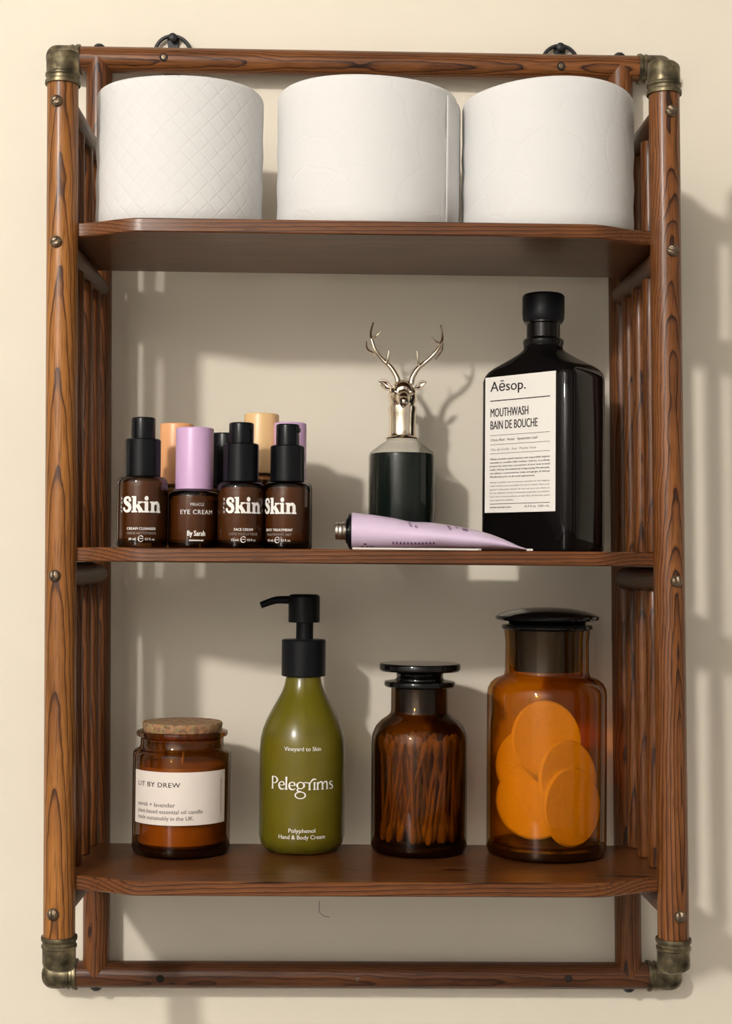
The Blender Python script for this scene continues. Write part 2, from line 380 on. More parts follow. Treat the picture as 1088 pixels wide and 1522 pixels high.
def word_skin():
    """the heavy slab-serif word Skin; cap height 0.72"""
    S = merge2(stroke([(.50, .55), (.44, .63), (.30, .66), (.17, .60), (.15, .50), (.26, .41), (.40, .33), (.46, .20), (.40, .09), (.25, .055), (.13, .10), (.07, .18)],
                      [.05, .10, .11, .15, .18, .20, .20, .18, .15, .11, .09, .05]), disc2(.46, .545, .075), disc2(.10, .16, .075))
    k = merge2(quad2(.07, .25, 0, .72), quad2(.01, .2, .655, .72), quad2(.01, .31, 0, .075), stroke([(.22, .24), (.48, .46)], .08), stroke([(.30, .34), (.53, .04)], .19),
               quad2(.36, .64, 0, .075), quad2(.34, .60, .425, .49))
    i = merge2(quad2(.07, .25, 0, .49), quad2(.01, .2, .42, .49), quad2(.01, .31, 0, .075), disc2(.16, .625, .105))
    n = merge2(quad2(.07, .25, 0, .49), quad2(.01, .2, .42, .49), quad2(.01, .31, 0, .075), stroke([(.2, .33), (.30, .42), (.40, .43), (.48, .34), (.49, .20), (.49, 0)], [.06, .12, .15, .18, .18, .18]), quad2(.35, .63, 0, .075))
    return merge2(S, shift(k, .55), shift(i, 1.17), shift(n, 1.50))          # width about 2.15
def word_pelegrims():
    """flared serif word; cap height 1, x-height 0.64"""
    st = lambda x, h: merge2(stroke([(x, 0), (x, h * .5), (x, h)], [.15, .12, .15]), quad2(x - .11, x + .11, 0, .035))
    P = merge2(st(.10, 1.0), stroke([(.06, .965), (.34, .965), (.55, .74), (.38, .50), (.12, .46)], [.06, .08, .14, .08, .05]))
    e = merge2(stroke([(.09, .33), (.53, .37)], .055), stroke([(.52, .37), (.46, .56), (.30, .62), (.12, .50), (.09, .26), (.20, .07), (.38, .035), (.55, .13)], [.11, .10, .065, .11, .14, .13, .09, .04]))
    l_ = st(.09, 1.02)
    el = lambda cx, cy, rx, ry, a, b: stroke([(cx + rx * cos(t), cy + ry * sin(t)) for t in [2 * PI * k / 16 for k in range(17)]], [a if k % 8 < 2 or k % 8 > 6 else b for k in range(17)], closed=True, n=3)
    g = merge2(el(.32, .37, .25, .25, .13, .075), stroke([(.22, .14), (.08, .04), (.14, -.09), (.35, -.10)], [.05, .10, .10, .08]), el(.30, -.40, .36, .26, .10, .085), stroke([(.50, .55), (.66, .60), (.95, .55)], [.05, .07, .07]))
    r_ = merge2(st(.10, .60), stroke([(.10, .40), (.20, .66), (.38, .84), (.60, .83)], [.04, .09, .13, .06]))
    i_ = st(.10, .62)
    m_ = merge2(st(.10, .62), stroke([(.12, .42), (.28, .61), (.44, .58), (.48, .36), (.48, 0)], [.04, .10, .12, .13, .13]), stroke([(.50, .42), (.66, .61), (.82, .58), (.86, .36), (.86, 0)], [.04, .10, .12, .13, .13]), quad2(.37, .59, 0, .035), quad2(.75, .97, 0, .035))
    s_ = stroke([(.36, .50), (.28, .60), (.14, .57), (.10, .45), (.22, .34), (.36, .22), (.34, .08), (.18, .03), (.05, .12)], [.03, .07, .09, .12, .14, .13, .10, .07, .03])
    o, x = [], 0
    for gl, adv in ((P, .60), (e, .58), (l_, .22), (e, .60), (g, .86), (r_, .36), (i_, .24), (m_, 1.0), (s_, .42)): o.append(shift(gl, x)); x += adv
    return merge2(*o)
def on_cyl(vf, R, z0=0.0, a0=0.0):
    """wrap 2-D lettering round an upright cylinder; x is arc length from the front (-Y)"""
    return [(R * sin(a0 + x / R), -R * cos(a0 + x / R), z0 + y) for x, y in vf[0]], vf[1]
def centred(vf, width=None, base=0, cap=.001, cu=.73, cx=0.0):
    xs = [v[0] for v in vf[0]]; wdt = width if width else (max(xs) - min(xs)) * cap / cu
    return fit(vf, cx - wdt / 2, cx + wdt / 2, base, cap, cu)

# ------------------------------------------------------------------ the room
WALL = -0.03; X0, X1, YF_, Z0, Z1 = -1.75, 1.35, -2.65, -1.4, 1.15
struct('wall_back', box(X0, X1, WALL, WALL + 0.1, Z0, Z1), 'wall paint')
struct('wall_left', box(X0 - 0.1, X0, YF_, WALL + 0.1, Z0, Z1), 'room paint')
struct('wall_right', box(X1, X1 + 0.1, YF_, WALL + 0.1, Z0, Z1), 'room paint')
struct('wall_front', box(X0 - 0.1, X1 + 0.1, YF_ - 0.1, YF_, Z0, Z1), 'front wall paint')
struct('floor', box(X0 - 0.1, X1 + 0.1, YF_ - 0.1, WALL + 0.1, Z0 - 0.1, Z0), 'floor tile')
struct('ceiling', box(X0 - 0.1, X1 + 0.1, YF_ - 0.1, WALL + 0.1, Z1, Z1 + 0.1), 'ceiling paint')
dr = struct('door_1', box(-0.12, 0.64, YF_, YF_ + 0.04, Z0, 0.6), 'door paint', smooth=False)
for x0, x1 in ((-0.03, 0.22), (0.30, 0.55)):
    for z0, z1 in ((-1.2, -0.55), (-0.42, 0.48)):
        struct('door_panel', box(x0, x1, YF_ + 0.03, YF_ + 0.052, z0, z1), 'door paint', dr, smooth=False)
struct('door_handle', rod((-0.07, YF_ + 0.04, -0.45), (-0.07, YF_ + 0.09, -0.45), 0.02), 'lamp metal', dr)
for k, b in enumerate((box(-0.22, -0.12, YF_, YF_ + 0.055, Z0, 0.7), box(0.64, 0.74, YF_, YF_ + 0.055, Z0, 0.7), box(-0.12, 0.64, YF_, YF_ + 0.055, 0.6, 0.7))):
    struct('trim_%d' % (k + 1), b, 'door paint', smooth=False)
lp = thing('pendant_lamp', 'round glowing bulb hanging on a thin rod from the ceiling', 'lamp', (LAMP.x, LAMP.y, Z1))
obj('canopy', lathe([(0, 0), (0.05, 0), (0.045, -0.02), (0, -0.025)]), 'lamp metal', lp)
obj('rod', rod((0, 0, -0.02), (0, 0, LAMP.z - Z1 + LAMP_R + 0.02), 0.004, 12), 'lamp metal', lp)
obj('bulb', ellipsoid((0, 0, LAMP.z - Z1), (LAMP_R,) * 3, seg=16, rings=10), 'lamp bulb', lp)

# ------------------------------------------------------------------ the wall rack
K = -0.0125                                     # the old frame leans slightly out of square
BASE = Vector((0.0038, -0.12, -0.3135))
YF, YB, XP, XB = -0.19, -0.048, 0.2, 0.1985
RP = 0.0102
TZ, BZ = 0.3839, -0.3036                         # rail heights
SH = [0.2258, 0.0116, -0.2015]; TH = 0.0092      # shelf tops, thickness
CB = [0.3036, SH[0] - TH - 0.0088, SH[1] - TH - 0.0088, SH[2] - TH - 0.0100]
rack = thing('wall_rack', 'oak dowel wall rack with three shelves and aged brass caps on the rod ends', 'shelf', tuple(BASE))
def R_(vf): return [(x + K * z - BASE.x, y - BASE.y, z - BASE.z) for x, y, z in vf[0]], vf[1]
def rk(name, vf, mat, parent=rack, **kw):
    """a piece of the rack with its origin at its own middle"""
    v, f = R_(vf); c = [(min(p[k] for p in v) + max(p[k] for p in v)) / 2 for k in range(3)]
    o = obj(name, move((v, f), (-c[0], -c[1], -c[2])), mat, parent, **kw); o.location = c; return o
posts = {}
for s, mt in ((-1, 'honey oak dowel'), (1, 'red oak dowel')):
    posts[s] = rk('front_post', rod((s * XP, YF, -0.25), (s * XP, YF, 0.328), RP, 40, 12), mt)
    rk('back_post', rod((s * XB, YB, BZ), (s * XB, YB, TZ), 0.0099, 32, 10), 'oak back dowel')
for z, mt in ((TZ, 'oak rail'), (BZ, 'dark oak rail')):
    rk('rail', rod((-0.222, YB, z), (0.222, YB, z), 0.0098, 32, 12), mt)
# brass caps: beaded cups on the post ends, rounded sleeves on the rail ends
def cup(x, zin, zout):
    s = 1 if zout > zin else -1; L = abs(zout - zin); r = 0.0107
    pr = [(RP - .0004, 0), (r + .0008, 0), (r + .0010, .0012), (r + .0008, .0026), (r, .0032), (r, .0052), (r + .0007, .0058), (r + .0007, .0072), (r, .0080), (r, L - .0035), (r - .0006, L - .0013), (r - .0024, L), (r * .5, L + .0004), (0, L + .0004)]
    v, f = lathe([(a, s * b) for a, b in pr], 40, (x, YF, zin)); o = []
    for px, py, pz in v:                            # hammered, slanting crown
        h = abs(pz - zin) / L
        if h > 0.72: pz += s * ((px - x) * math.copysign(1, -x) * 0.10 + 0.0004 * sin(px * 900) * (h - .7))
        o.append((px, py, pz))
    return o, f
for s in (-1, 1):
    rk('post_cap', cup(s * XP, 0.3170, 0.3390), 'aged brass'); rk('post_cap', cup(s * XP, -0.2400, -0.2615), 'aged brass')
def sleeve(s, z):
    r = 0.0103; xi, xo = 0.2125, 0.2385; L = xo - xi; d = 0.0085
    pr = [(.0096, 0), (r + .0009, 0), (r + .0011, .0012), (r + .0008, .0026), (r, .0033), (r, .0048), (r + .0007, .0055), (r + .0004, .0068), (r, .0076)] + [(r - d + d * cos(t), L - d + d * sin(t)) for t in [PI / 2 * k / 6 for k in range(7)]] + [(0, L)]
    v, f = lathe(pr, 36); return [(s * (xi + c), YB + a, z + b) for a, b, c in v], f
for s in (-1, 1):
    for z in (TZ, BZ): rk('rail_cap', sleeve(s, z), 'aged brass')
# side ladders: crossbars and slats
for s in (-1, 1):
    for k, z in enumerate(CB):
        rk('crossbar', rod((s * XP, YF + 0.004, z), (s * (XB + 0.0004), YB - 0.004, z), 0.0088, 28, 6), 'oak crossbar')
    for z0, z1 in ((SH[0], CB[0] - 0.0075), (SH[1], CB[1] - 0.0075), (SH[2], CB[2] - 0.0075)):
        for y in (-0.1545, -0.1190, -0.0835):
            rk('slat', rod((s * 0.1972, y, z0 + 0.0002), (s * 0.1972, y, z1), 0.0056, 20, 6, bev=0.0012), 'oak slat')
# shelves with softly curved-in front corners
def shelf_outline():
    xe, yb, yf, xc, ye = 0.1985, -0.077, -0.207, 0.145, -0.1895
    fr = []
    for i in range(9):
        t = i / 8; e = t * t * (3 - 2 * t); fr.append((xc + (0.192 - xc) * t, yf + (ye - yf) * e))
    ys = [(0.1925, ye + 0.0125), (xe, ye + 0.0155), (xe, yb)]
    right = fr + ys
    left = [(-x, y) for x, y in reversed(right)]
    mid = [(-xc + 2 * xc * i / 8, yf) for i in range(1, 8)]
    return left + mid + right
for z in SH: rk('shelf_board', prism(shelf_outline(), z - TH, z, 0.0008), 'oak shelf', angle=25)
# screws
def dome_screw(x, z, ang, parent):
    r = 0.0040
    v, f = lathe([(0, 0)] + [(0.6 * r, 0), (r, 0.0003)] + [(r * cos(t), 0.0003 + r * 0.62 * sin(t)) for t in (0.3, 0.6, 0.9, 1.2)] + [(0, 0.0003 + r * 0.62)], 20)
    Rm = Matrix.Rotation(PI / 2, 3, 'X')
    hd = move(xform((v, f), Rm), (x, YF - RP + 0.0006, z))
    h = rk('screw', hd, 'bronze screw', parent)
    sl = xform(box(-r * 0.92, r * 0.92, -r * 0.7, -r * 0.30, -0.00045, 0.00045), Matrix.Rotation(ang, 3, 'Y'))
    return h, move(sl, (x, YF - RP + 0.0006, z))
for s in (-1, 1):
    for z, a in ((0.3036, 0.7), (0.2106, 0.55), (-0.0071, 1.45), (-0.2242, 1.5)):
        r = 0.0040; x = s * (XP + 0.0022)
        # two half domes with a slot between them
        prof = [(0, 0.0003 + r * 0.66)] + [(r * cos(t), 0.0003 + r * 0.66 * sin(t)) for t in (1.2, 0.9, 0.6, 0.3, 0.0)] + [(r, -0.0015), (0, -0.0015)]
        v, f = lathe(prof, 24); v2 = []
        for px, py, pz in v:
            if abs(py) < 0.00075 and pz > 0.0008: pz -= 0.0010
            v2.append((px, py, pz))
        M_ = Matrix.Rotation(s * a, 3, 'Y') @ Matrix.Rotation(PI / 2, 3, 'X')
        rk('screw', move(xform((v2, f), M_), (x, YF - RP * 0.97 - 0.0002, z)), 'bronze screw', rack, angle=60)
def plug(x, z, r, mat, depth=0.0012):
    v = xform(lathe([(0, depth * 0.6), (r * 0.7, depth * 0.45), (r, 0), (r, -0.003), (0, -0.003)], 16), Matrix.Rotation(PI / 2, 3, 'X'))
    rk('plug', move(v, (x - K * z, YB - 0.0098, z)), mat)
for x, z in ((-0.1535, 0.3834), (0.1474, 0.3818)):
    plug(x, z, 0.0032, 'hole dark', 0.0006); plug(x, z, 0.0023, 'bronze screw', 0.0016)
for x, z in ((-0.1462, -0.3042), (0.1557, -0.3033)): plug(x, z, 0.0030, 'hole dark', 0.0004)
plug(-0.001, -0.3038, 0.0017, 'bronze screw')
for s in (-1, 1):
    for z, q in ((TZ + 0.0092, 1), (BZ - 0.0092, -1)):
        rk('rail_bolt', lathe([(0, q * 0.0030), (0.0026, q * 0.0026), (0.0042, q * 0.0012), (0.0045, 0), (0.0045, -q * 0.002), (0, -q * 0.002)], 20, (s * XB, YB, z)), 'black iron')
# hanging rings behind the top rail, and the iron hooks in the wall that carry them
for x, z in ((-0.1493, 0.3945), (0.1501, 0.3922)):
    rg = rk('hanging_ring', torus((x - K * z, -0.0345, z), 0.0136, 0.0015), 'black iron')
    rk('ring_plate', move(box(-0.006, 0.006, -0.0015, 0.0015, -0.012, 0.004), (x - K * z, YB + 0.0112, z - 0.013)), 'black iron')
    lab = {-1: 'black iron wall hook holding the ring above the quilted toilet roll', 1: 'black iron wall hook holding the ring above the toilet roll beside the red-brown post'}[-1 if x < 0 else 1]
    hk = thing('wall_hook', lab, 'hook', (x, WALL, z + 0.0118))
    obj('hook_plate', xform(prism([(-0.0048, 0.0012), (-0.0040, -0.006), (-0.0030, -0.0125), (0.0030, -0.0125), (0.0040, -0.006), (0.0048, 0.0012), (0.0030, 0.0036), (-0.0030, 0.0036)], 0.0002, 0.0022, 0.0004), Matrix.Rotation(PI / 2, 3, 'X')), 'black iron', hk)
    obj('hook_pin', xform(lathe([(0, 0.009), (0.0020, 0.0087), (0.0033, 0.0075), (0.0033, 0.0066), (0.0013, 0.006), (0.0013, 0.001), (0, 0.001)], 20), Matrix.Rotation(PI / 2, 3, 'X')), 'black iron', hk)

hair = obj('hair_strand', tube(catmull([(0, 0, 0), (-0.0004, 0, -0.004), (0.0002, 0, -0.0085), (0.003, 0, -0.0112), (0.0078, 0, -0.0122)], 5), 0.00022, 5), 'soft grey print')
hair.location = (-0.0296, WALL - 0.0003, -0.2530)
hair['label'] = 'single thin dark hair stuck to the wall under the bottom shelf'; hair['category'] = 'hair'

# ------------------------------------------------------------------ toilet rolls
def roll(loc, r, h, mat, label, flap=None):
    t = thing('toilet_roll', label, 'toilet roll', loc, group='toilet rolls on the top shelf')
    rb = 0.004
    pr = [(0.0215, 0), (r - 0.001, 0), (r, 0.001)] + [(r + 0.0004 * sin(q * 9), 0.001 + (h - 0.001 - rb) * q / 8) for q in range(1, 9)] + arc(r - rb, h - rb, rb, 10, 90, 6) + [(0.026, h - 0.0006), (0.0215, h - 0.001), (0.0215, 0)]
    v, f = lathe(pr, 96); ph = random.random() * 6
    v = [(x * (1 + .006 * sin(2 * math.atan2(y, x) + ph) * z / h), y * (1 + .006 * sin(2 * math.atan2(y, x) + ph) * z / h), z + (.0012 * sin(2 * math.atan2(y, x) + ph) if z > h * .8 else 0)) for x, y, z in v]
    obj('paper', (v, f), mat, t, angle=60)
    obj('cardboard_tube', lathe([(0.0205, 0.0005), (0.0214, 0.0005), (0.0214, h - 0.002), (0.0205, h - 0.002), (0.0205, 0.0005)], 40), 'cardboard', t)
    if flap:
        a0, a1 = flap; V, F = [], []; n = 14
        for i in range(n + 1):
            a = a0 + (a1 - a0) * i / n; g = r + 0.0006 + 0.0022 * (i / n) ** 2
            for z in (0.001, h * 0.33, h * 0.66, h - 0.006): V.append(((g + .0004 * sin(z * 220)) * sin(a), -(g + .0004 * sin(z * 220)) * cos(a), z))
        for i in range(n):
            for k in range(3): F.append((4 * i + k, 4 * i + 4 + k, 4 * i + 5 + k, 4 * i + 1 + k))
        o = obj('loose_sheet', (V, F), mat, t, angle=60, flip=False)
        sm = o.modifiers.new('thickness', 'SOLIDIFY'); sm.thickness = 0.0005
    return t
roll((-0.1308, -0.143, SH[0]), 0.0571, 0.0985, 'quilted tissue', 'white toilet roll with a small quilted diamond pattern')
roll((-0.0011, -0.143, SH[0]), 0.0622, 0.0992, 'floral tissue', 'widest white toilet roll, in the middle between the other two rolls', flap=(1.0, 1.62))
roll((0.1248, -0.143, SH[0]), 0.0596, 0.0995, 'floral tissue', 'white embossed toilet roll beside the red-brown post')

# ------------------------------------------------------------------ skincare bottles on the middle shelf
Z2 = SH[1]
SKIN = word_skin()
def print_skin(t, R, rot, lines, h):
    parts = [centred(SKIN, 0.0272 * R / 0.017, 0.0235, 0.0108, 0.72)]
    blocks = []
    wl = 0.0272 * R / 0.017
    # tiny stacked letters before the big word
    for k, ch in enumerate('SOLO'):
        parts.append(fit(text2d(ch, 0.02), -wl / 2 - 0.0022, -wl / 2 - 0.0008, 0.0235 + 0.0086 - k * 0.0028, 0.0017))
    (l1, w1), (l2, w2), l3 = lines
    parts.append(centred(text2d(l1, 0.03), w1, 0.0120, 0.0018))
    parts.append(fit(text2d(l3[0], 0.03), -0.0088 * R / .017, -0.0030 * R / .017, 0.0052, 0.0016))
    parts.append(fit(text2d(l3[1], 0.03), 0.0026 * R / .017, 0.0094 * R / .017, 0.0052, 0.0016))
    a = [PI * (0.15 + 1.75 * k / 10) for k in range(11)]
    parts.append(shift(merge2(stroke([(0.0017 * cos(q), 0.0019 * sin(q)) for q in a], [.0002, .0005, .0004, .0003, .0004, .0006, .0006, .0005, .0004, .0003, .0002], n=3), quad2(-0.0012, 0.0016, -0.0001, 0.0003)), -0.0002, 0.0062))
    obj('lettering', on_cyl(merge2(*parts), R + 0.00008, 0, rot), 'white print', t, smooth=False, flip=False)
    obj('lettering', on_cyl(centred(text2d(l2, 0.005), w2, 0.0090, 0.0017), R + 0.00008, 0, rot), 'grey print', t, smooth=False, flip=False)
def bottle_body(t, r, h, gl='brown glass', fill=True):
    sh = 0.0045
    pr = [(0, 0.0003), (r - 0.0025, 0.0003), (r - 0.0007, 0.0009), (r, 0.0025), (r, h - sh)] + arc(r - sh, h - sh, sh, 0, 80, 7)[1:] + [(r * 0.62, h), (0, h)]
    obj('body', lathe(pr, 64), gl, t)
    if fill: obj('cream', lathe([(0, 0.004), (r - 0.003, 0.004), (r - 0.0006, 0.006), (r - 0.0006, h - 0.007), (r - 0.003, h - 0.004), (0, h - 0.004)], 40), 'skin cream', t)
def pump_bottle(loc, label, r, h, rc, hc, ra, ha, lines, rot, nozzle):
    t = thing('pump_bottle', label, 'bottle', loc, group='skincare bottles')
    bottle_body(t, r, h)
    obj('collar', lathe([(rc - .002, h), (rc, h + .0004), (rc, h + hc - .0008), (rc - .0008, h + hc), (0, h + hc)], 48), 'gloss black plastic', t)
    z = h + hc; e = .0012
    act = obj('actuator', lathe([(ra, z), (ra, z + ha - e)] + arc(ra - e, z + ha - e, e, 0, 90, 4)[1:] + [(ra * .5, z + ha - .0004), (0, z + ha - .0006)], 40), 'gloss black plastic', t)
    a = nozzle; d = Vector((sin(a), -cos(a), 0))
    obj('nozzle', rod(d * (ra - .001) + Vector((0, 0, z + ha * .72)), d * (ra + .0008) + Vector((0, 0, z + ha * .72)), .0016, 14), 'matt black plastic', act)
    print_skin(t, r, rot, lines, h)
    return t
pump_bottle((-0.1507, -0.165, Z2), 'amber pump bottle lettered CREAM CLEANSER, beside the rack side slats', 0.0170, 0.0480, 0.0120, 0.0254, 0.0082, 0.0146,
            (('CREAM CLEANSER', .0200), ('CRÈME NETTOYANTE', .0205), ('20 mL', '0.7 fl. oz.')), 0.10, 2.6)
pump_bottle((-0.0844, -0.168, Z2), 'amber pump bottle lettered FACE CREAM, beside the lilac-capped eye cream', 0.0160, 0.0450, 0.0118, 0.0258, 0.0084, 0.0141,
            (('FACE CREAM', .0130), ('CRÈME POUR LE VISAGE', .0205), ('15 mL', '0.5 fl. oz.')), 0.20, 2.4)
pump_bottle((-0.0534, -0.165, Z2), 'amber pump bottle lettered TREATMENT with its nozzle turned aside', 0.0158, 0.0454, 0.0116, 0.0246, 0.0079, 0.0146,
            (('SPOT TREATMENT', .0205), ('TRAITEMENT 24/7', .0185), ('15 mL', '0.5 fl. oz.')), -0.36, 1.25)
def cap_bottle(loc, label, r, h, rc, hc, mat):
    t = thing('capped_bottle', label, 'bottle', loc, group='skincare bottles')
    bottle_body(t, r, h)
    e = .0012
    obj('cap', lathe([(rc - .001, h + .0002), (rc, h + .0008), (rc, h + hc - e)] + arc(rc - e, h + hc - e, e, 0, 90, 4)[1:] + [(0, h + hc)], 56), mat, t)
    return t
eye = cap_bottle((-0.1166, -0.158, Z2), 'amber eye cream bottle with a smooth tall lilac cap', 0.0173, 0.0395, 0.0128, 0.0425, 'lilac plastic')
R = 0.0173
obj('lettering', on_cyl(merge2(fit(text2d('MIRACLE', .005), -.0008, .0085, .0285, .0021), fit(text2d('EYE CREAM', .012, 1.15), -.0078, .0150, .0230, .0031),
    fit(text2d('By Sarah', .05), -.0028, .0096, .0085, .0037), *[quad2(-.0014 + k * .0011, -.0006 + k * .0011, .0050, .0060) for k in range(9)]), R + .0001, 0, 0.0), 'white print', eye, smooth=False, flip=False)
cap_bottle((-0.1343, -0.108, Z2), 'amber bottle with a peach-orange cap behind the cream cleanser', 0.0170, 0.0455, 0.0119, 0.0440, 'peach plastic')
cap_bottle((-0.0975, -0.112, Z2), 'amber bottle with a plain black cap behind the eye cream', 0.0170, 0.0440, 0.0124, 0.0385, 'gloss black plastic').location.x = -0.1128 + 0.014
cap_bottle((-0.0728, -0.115, Z2), 'tallest amber bottle, with a yellow apricot cap, behind the face cream', 0.0150, 0.0535, 0.0124, 0.0430, 'apricot plastic').location.x = -0.0736
cap_bottle((-0.0420, -0.118, Z2), 'amber bottle with a lilac cap half hidden behind the treatment pump', 0.0166, 0.0485, 0.0119, 0.0415, 'lilac plastic').location.x = -0.0535

# ------------------------------------------------------------------ stag decanter
sg = thing('stag_decanter', 'round clear bottle of dark liquid with a golden stag head stopper', 'bottle', (0.0279, -0.082, Z2))
zz = -Z2
rS = 0.0244
obj('bottle', lathe([(0, .0003), (rS - .003, .0003), (rS - .001, .001), (rS, .003), (rS, .0695)] + arc(rS - .0055, .0695, .0055, 0, 62, 6)[1:] + [(.0160, .0785), (.0118, .0812), (.0110, .0830), (.0100, .0836), (0, .0836)], 72), 'clear glass', sg)
obj('liquid', lathe([(0, .005), (rS - .0025, .004), (rS - .0009, .006), (rS - .0009, .0690), (rS - .0014, .0716), (0, .0716)], 56), 'dark liquid', sg)
cap = obj('stopper', lathe([(0, .0826), (.0120, .0826), (.0128, .0832), (.0122, .0842), (.0106, .0850), (.0100, .087), (.0098, .094), (.0100, .101), (.0108, .1050), (.0106, .1066), (.0090, .1075), (0, .1075)], 48), 'gold mirror', sg)
# head: skull, forehead, muzzle, cheeks, joined into one smooth surface
hd = merge(ellipsoid((0, 0, .1140), (.0108, .0105, .0110)), ellipsoid((0, -.0040, .1185), (.0078, .0085, .0075)), ellipsoid((0, -.0105, .1120), (.0050, .0080, .0055)),
           ellipsoid((0, -.0170, .1085), (.0042, .0042, .0040)), ellipsoid((-.0055, -.0090, .1165), (.0022, .0026, .0022)), ellipsoid((.0055, -.0090, .1165), (.0022, .0026, .0022)), ellipsoid((0, .001, .1065), (.0100, .0098, .006)))
head = obj('stag_head', hd, 'gold mirror', cap)
rm = head.modifiers.new('join', 'REMESH'); rm.mode = 'VOXEL'; rm.voxel_size = 0.0006; rm.use_smooth_shade = True
smo = head.modifiers.new('soften', 'SMOOTH'); smo.iterations = 6; smo.factor = 0.6
for s in (-1, 1):
    obj('nostril', ellipsoid((s * .0018, -.0206, .1085), (.0009, .0009, .0011), seg=10, rings=6), 'hole dark', cap)
    obj('eye', ellipsoid((s * .0070, -.0095, .1168), (.0011, .0014, .0012), seg=10, rings=6), 'hole dark', cap)
    # leaf-shaped hollow ear
    V, F = [], []; n, m_ = 8, 6
    for i in range(n + 1):
        t = i / n; wd = .0034 * sin(PI * min(1, t * .97 + .03)) ** .8
        for k in range(m_ + 1):
            q = (k / m_ - .5) * 2
            V.append((s * (.0085 + .0088 * t + .0004 * q), -.002 - .0018 * sin(PI * t) * (1 - q * q) * -1.0, .1205 + .0040 * t + wd * q))
    for i in range(n):
        for k in range(m_): F.append((i * (m_ + 1) + k, i * (m_ + 1) + k + 1, (i + 1) * (m_ + 1) + k + 1, (i + 1) * (m_ + 1) + k))
    er = obj('ear', (V, F), 'gold mirror', cap, angle=80, flip=False); so = er.modifiers.new('thickness', 'SOLIDIFY'); so.thickness = .0009
def antler(side, main, tines):
    parts = []
    p = catmull(main, 5); n = len(p) - 1; parts.append(tube([(q.x, q.y, q.z) for q in p], [.00235 - .0017 * (i / n) ** 1.2 for i in range(n + 1)], 10))
    for tn, r0 in tines:
        q = catmull(tn, 4); k = len(q) - 1; parts.append(tube([tuple(a) for a in q], [r0 * 1.3 - (r0 * 1.3 - .0004) * i / k for i in range(k + 1)], 8))
    obj('antler', merge(*parts), 'gold mirror', cap, angle=80)
D_ = lambda x, z, y=0.0: (x - .0277, y, z - Z2)
antler(-1, [D_(.0243, .1345), D_(.0232, .1400), D_(.0185, .1475), D_(.0125, .1530), D_(.0075, .1590, -.002), D_(.0050, .1660, -.002), D_(.0038, .1720, -.001), D_(.0057, .1801)],
       [([D_(.0165, .1490), D_(.0165, .1530, -.003), D_(.0172, .1590, -.004)], .0012), ([D_(.0095, .1560), D_(.0035, .1590, .003), D_(.0012, .1625, .005), D_(.0010, .1672, .006)], .0012), ([D_(.0044, .1680), D_(.0080, .1698, -.004), D_(.0112, .1728, -.005)], .0011)])
antler(1, [D_(.0338, .1345), D_(.0348, .1400), D_(.0390, .1470), D_(.0440, .1510), D_(.0500, .1565, -.002), D_(.0550, .1640, -.002), D_(.0566, .1700, -.001), D_(.0553, .1788)],
       [([D_(.0395, .1480), D_(.0385, .1530, -.003), D_(.0378, .1590, -.004)], .0012), ([D_(.0562, .1660), D_(.0560, .1600, .003), D_(.0530, .1560, .006), D_(.0520, .1540, .007)], .0011), ([D_(.0548, .1645), D_(.0510, .1665, -.003), D_(.0475, .1698, -.005)], .0012)])

# ------------------------------------------------------------------ squeezed lilac tube
tb = thing('cream_tube', 'squeezed lilac aluminium tube lying on the middle shelf with a silver screw nozzle', 'tube', (-0.0100, -0.170, Z2), rotz=0.0)
L = 0.1162; secs = 26; seg = 36; V, F = [], []
HP = [(0, .0248), (.10, .0238), (.22, .0220), (.34, .0204), (.47, .0186), (.60, .0166), (.72, .0140), (.82, .0107), (.90, .0070), (.96, .0036), (1.0, .0018)]
def tube_sec(t):
    for (t0, h0), (t1, h1) in zip(HP, HP[1:]):
        if t <= t1: break
    h = (h0 + (h1 - h0) * (t - t0) / (t1 - t0)) / 2
    wd = .0125 + (.0190 - .0125) * max(0, min(1, t)) ** 1.1
    return h, wd
def tube_pt(t, a, off=0.0):
    h, wd = tube_sec(t)
    y = (wd + off) * cos(a); z = h * sin(a)
    crease = -.0012 * math.exp(-((t - .22 - .12 * sin(a)) / .07) ** 2) * max(0, sin(a)) + .0009 * math.exp(-((t - .5) / .1) ** 2) * sin(2 * a)
    cz = h + .0004
    zz_ = cz + z + crease + (off * sin(a))
    return (L * t, y, max(zz_, .0003))
for i in range(secs + 1):
    for k in range(seg): V.append(tube_pt(i / secs, 2 * PI * k / seg))
for i in range(secs):
    for k in range(seg):
        j = (k + 1) % seg; F.append((i * seg + k, i * seg + j, (i + 1) * seg + j, (i + 1) * seg + k))
F.append(tuple(range(seg))); F.append(tuple(range(secs * seg, secs * seg + seg)))
body = obj('body', (V, F), 'lilac aluminium', tb, angle=50)
XM = Matrix.Rotation(-PI / 2, 3, 'Y')
obj('shoulder', move(xform(lathe([(.0125, -.0004), (.0118, .0014), (.0085, .0028), (.0078, .0036), (0, .0036)], 40), XM), (0, 0, .0128)), 'gloss black plastic', tb)
obj('screw_nozzle', move(xform(lathe([(.0062, .0030), (.0064, .0040), (.0058, .0046), (.0058, .0060), (.0062, .0066), (.0057, .0074), (.0057, .0086), (.0060, .0092), (.0054, .0106), (.0030, .0108), (.0026, .0100), (0, .0100)], 32), XM), (0, 0, .0128)), 'silver metal', tb)
obj('crimp', box(L - .0005, L + .0035, -.0190, .0190, .0004, .0018), 'white plastic', tb, smooth=False)
